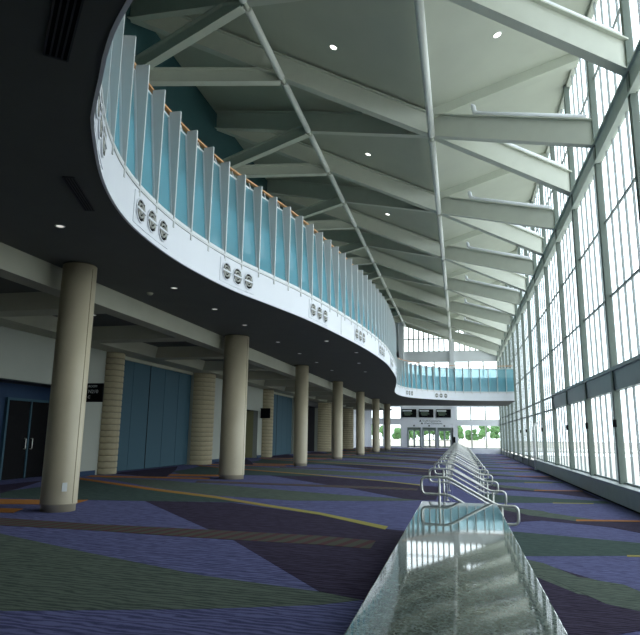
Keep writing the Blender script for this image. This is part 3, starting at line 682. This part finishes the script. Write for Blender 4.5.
IP = [(-0.2, 0), (0.2, 0), (0.2, 0.05), (0.022, 0.05), (0.022, 1.0), (0.2, 1.0), (0.2, 1.05), (-0.2, 1.05), (-0.2, 1.0), (-0.022, 1.0), (-0.022, 0.05), (-0.2, 0.05)]
def girder(a, b, label, group, pipe=False, depth=1.05):
    a, b = Vector(a), Vector(b); mid = a.copy()
    gq = empty('roof_girder', a); tag(gq, label, 'girder', group)
    # web and flanges; the I profile is concave so build the three plates
    mb = MB(); d = b - a; O = Vector((0, 0, 0))
    mb.beam(O, d, [(-0.03, 0.05), (0.03, 0.05), (0.03, depth - 0.05), (-0.03, depth - 0.05)]); mb.build('web', M['steel'], gq)
    MB().beam(O, d, [(-0.17, 0), (0.17, 0), (0.17, 0.05), (-0.17, 0.05)]).build('bottom_flange', M['steel'], gq)
    MB().beam(O, d, [(-0.17, depth - 0.05), (0.17, depth - 0.05), (0.17, depth), (-0.17, depth)]).build('top_flange', M['steel'], gq)
    if pipe:
        p0 = d * 0.30 + Vector((0, 0, 1.16)); p1 = d * 0.97 + Vector((0, 0, 1.16))
        MB().tube(fillet([p0 + Vector((-0.12, 0, 0.34)), p0 + Vector((-0.02, 0, 0.32)), p0 + Vector((0.02, 0, 0.03)), p0 + d.normalized() * 0.35, p1], 0.12, closed=False), 0.10, 10).build('sprinkler_pipe', M['white'], gq)
    return gq
cnt = {}
def nth(key): cnt[key] = cnt.get(key, -1) + 1; return ORD[cnt[key]]
for k in range(6, -3, -1):
    y = Y0 + U * (2 * k + 1.5)                      # node on the centre tube
    for s in (0.5, -0.5):
        yy = y + s * U
        if YBACK < y < YEND and yy < YEND - 1:
            girder((XR1, y, ZR1), (XW + 0.05, yy, ZW), 'white girder from middle roof tube to window wall, %s counting from end wall' % nth('w'), 'girders between middle tube and window wall', True)
            girder((XR2, yy, ZR2), (XR1, y, ZR1), 'grey girder between the two roof tubes, %s counting from end wall' % nth('m'), 'girders between the roof tubes')
    y2 = Y0 + U * (2 * k + 0.5)                     # node on the inner wall
    for s in (0.5, -0.5):
        if YBACK < y2 < YEND and y2 + s * U < YEND - 1:
            girder((XL, y2, ZL), (XR2, y2 + s * U, ZR2), 'upper girder against ceiling beside teal wall, %s counting from end wall' % nth('u'), 'girders between teal wall and upper tube')
            girder((XL - 0.25, y2, 15.25), (XR2 - 0.1, y2 + s * U, 15.93), 'low strut from teal wall to upper roof tube, %s counting from end wall' % nth('l'), 'low struts beside the teal wall', depth=0.64)
girder((XR2 - 0.6, YEND - 0.25, ZR2 + 0.2), (XR1, YEND - 0.25, ZR1), 'roof girder along the top of the end wall, upper half', 'girders along the end wall')
girder((XR1, YEND - 0.25, ZR1), (XW, YEND - 0.25, ZW), 'roof girder along the top of the end wall, lower half', 'girders along the end wall')
def tie(name, x, z, step, first, label):
    t_ = empty(name, (x, YBACK, z)); tag(t_, label, 'tube')
    y = first
    while y < YEND:
        a, b = max(y + 0.22, YBACK), min(y + step - 0.22, YEND)
        if b > a: MB().tube([(0, a - YBACK, 0), (0, b - YBACK, 0)], 0.14, 12).build('tube_segment', M['tube'], t_)
        if y > YBACK: MB().tube([(0, y - 0.23 - YBACK, 0), (0, y + 0.23 - YBACK, 0)], 0.085, 10).build('coupling', M['steel'], t_)
        y += step
tie('roof_tube', XR1, ZR1 - 0.02, 2 * U, Y0 + U * (1.5 - 6), 'white steel tube along the middle of the roof, linking girder ends')
tie('roof_tube', XR2, ZR2 - 0.02, U, Y0 - 5 * U, 'white steel tube along the upper roof slope, nearer the teal wall')

# ceiling downlights
def ceil_light(x, y, label, group):
    z = zroof(x); sl = -0.3454 if x < XR1 else 2.0 / (5.3 - XR1)
    o = empty('ceiling_light', (x, y, z)); o.rotation_euler = (0, -math.atan(sl), 0); tag(o, label, 'ceiling light', group)
    MB().lathe([(0.13, 0.0), (0.16, -0.03), (0.17, 0.0)], 24).build('trim_ring', M['plate'], o); MB().lathe([(0.0001, -0.012), (0.13, -0.012)], 24).build('lens', M['lamp'], o)
for q_, y in enumerate((39.4, 30.2, 20.8)): ceil_light(-4.4, y, 'round lit downlight in the ceiling between roof tubes, %s counting from end wall' % ORD[q_], 'ceiling lights between the roof tubes')
ceil_light(1.77, 20.75, 'round lit downlight in the pale ceiling towards the window wall', None)
ceil_light(-10.6, 31.6, 'round lit downlight in the ceiling above the balcony', None)

# ------------------------------------------------------------------ outdoors
gr = struct(box('ground_outside', M['concrete'], -90, 90, YEND + 0.3, 220, -0.3, -0.1))
struct(box('ground_outside_side', M['concrete'], 5.9, 120, -60, YEND + 0.3, -0.9, -0.65))
fw = empty('boundary_wall', (0, 104, -0.1)); tag(fw, 'low pale boundary wall outside, in front of the trees', 'wall')
for k in range(12): MB().box(-36 + 6 * k + 0.05, -30 + 6 * k - 0.05, -0.15, 0.15, 0, 0.95).build('wall_bay', M['render'], fw)
MB().box(-36, 36, -0.22, 0.22, 0.95, 1.05).build('coping', M['render'], fw)
def tree(x, y, h, r, k):
    t_ = empty('tree', (x, y, -0.1)); tag(t_, 'green leafy tree outside, %s in the row counting towards the window wall' % ORD[k], 'tree', 'trees outside the end wall')
    MB().tube([(0, 0, 0), (0.05, 0, h * 0.3), (0, 0.03, h * 0.6)], 0.09, 7).build('trunk', M['bark'], t_)
    bm = bmesh.new()
    for k in range(9):
        a = random.random() * 6.28; rr = r * (0.1 + 0.6 * random.random()); q = Vector((rr * math.cos(a), rr * math.sin(a), h * (0.38 + 0.42 * random.random())))
        d = bmesh.ops.create_icosphere(bm, subdivisions=2, radius=r * (0.35 + 0.2 * random.random()), matrix=Matrix.Translation(q))
        for v in d['verts']: v.co += (v.co - q) * random.uniform(-0.22, 0.28)
    me = bpy.data.meshes.new('crown'); bm.to_mesh(me); bm.free(); me.materials.append(M['leaf']); put('crown', me, t_)
for k in range(12): tree(-17 + 2.1 * k, 107 + 2.4 * (k % 2), random.uniform(3.2, 4.4), random.uniform(1.05, 1.2), k)
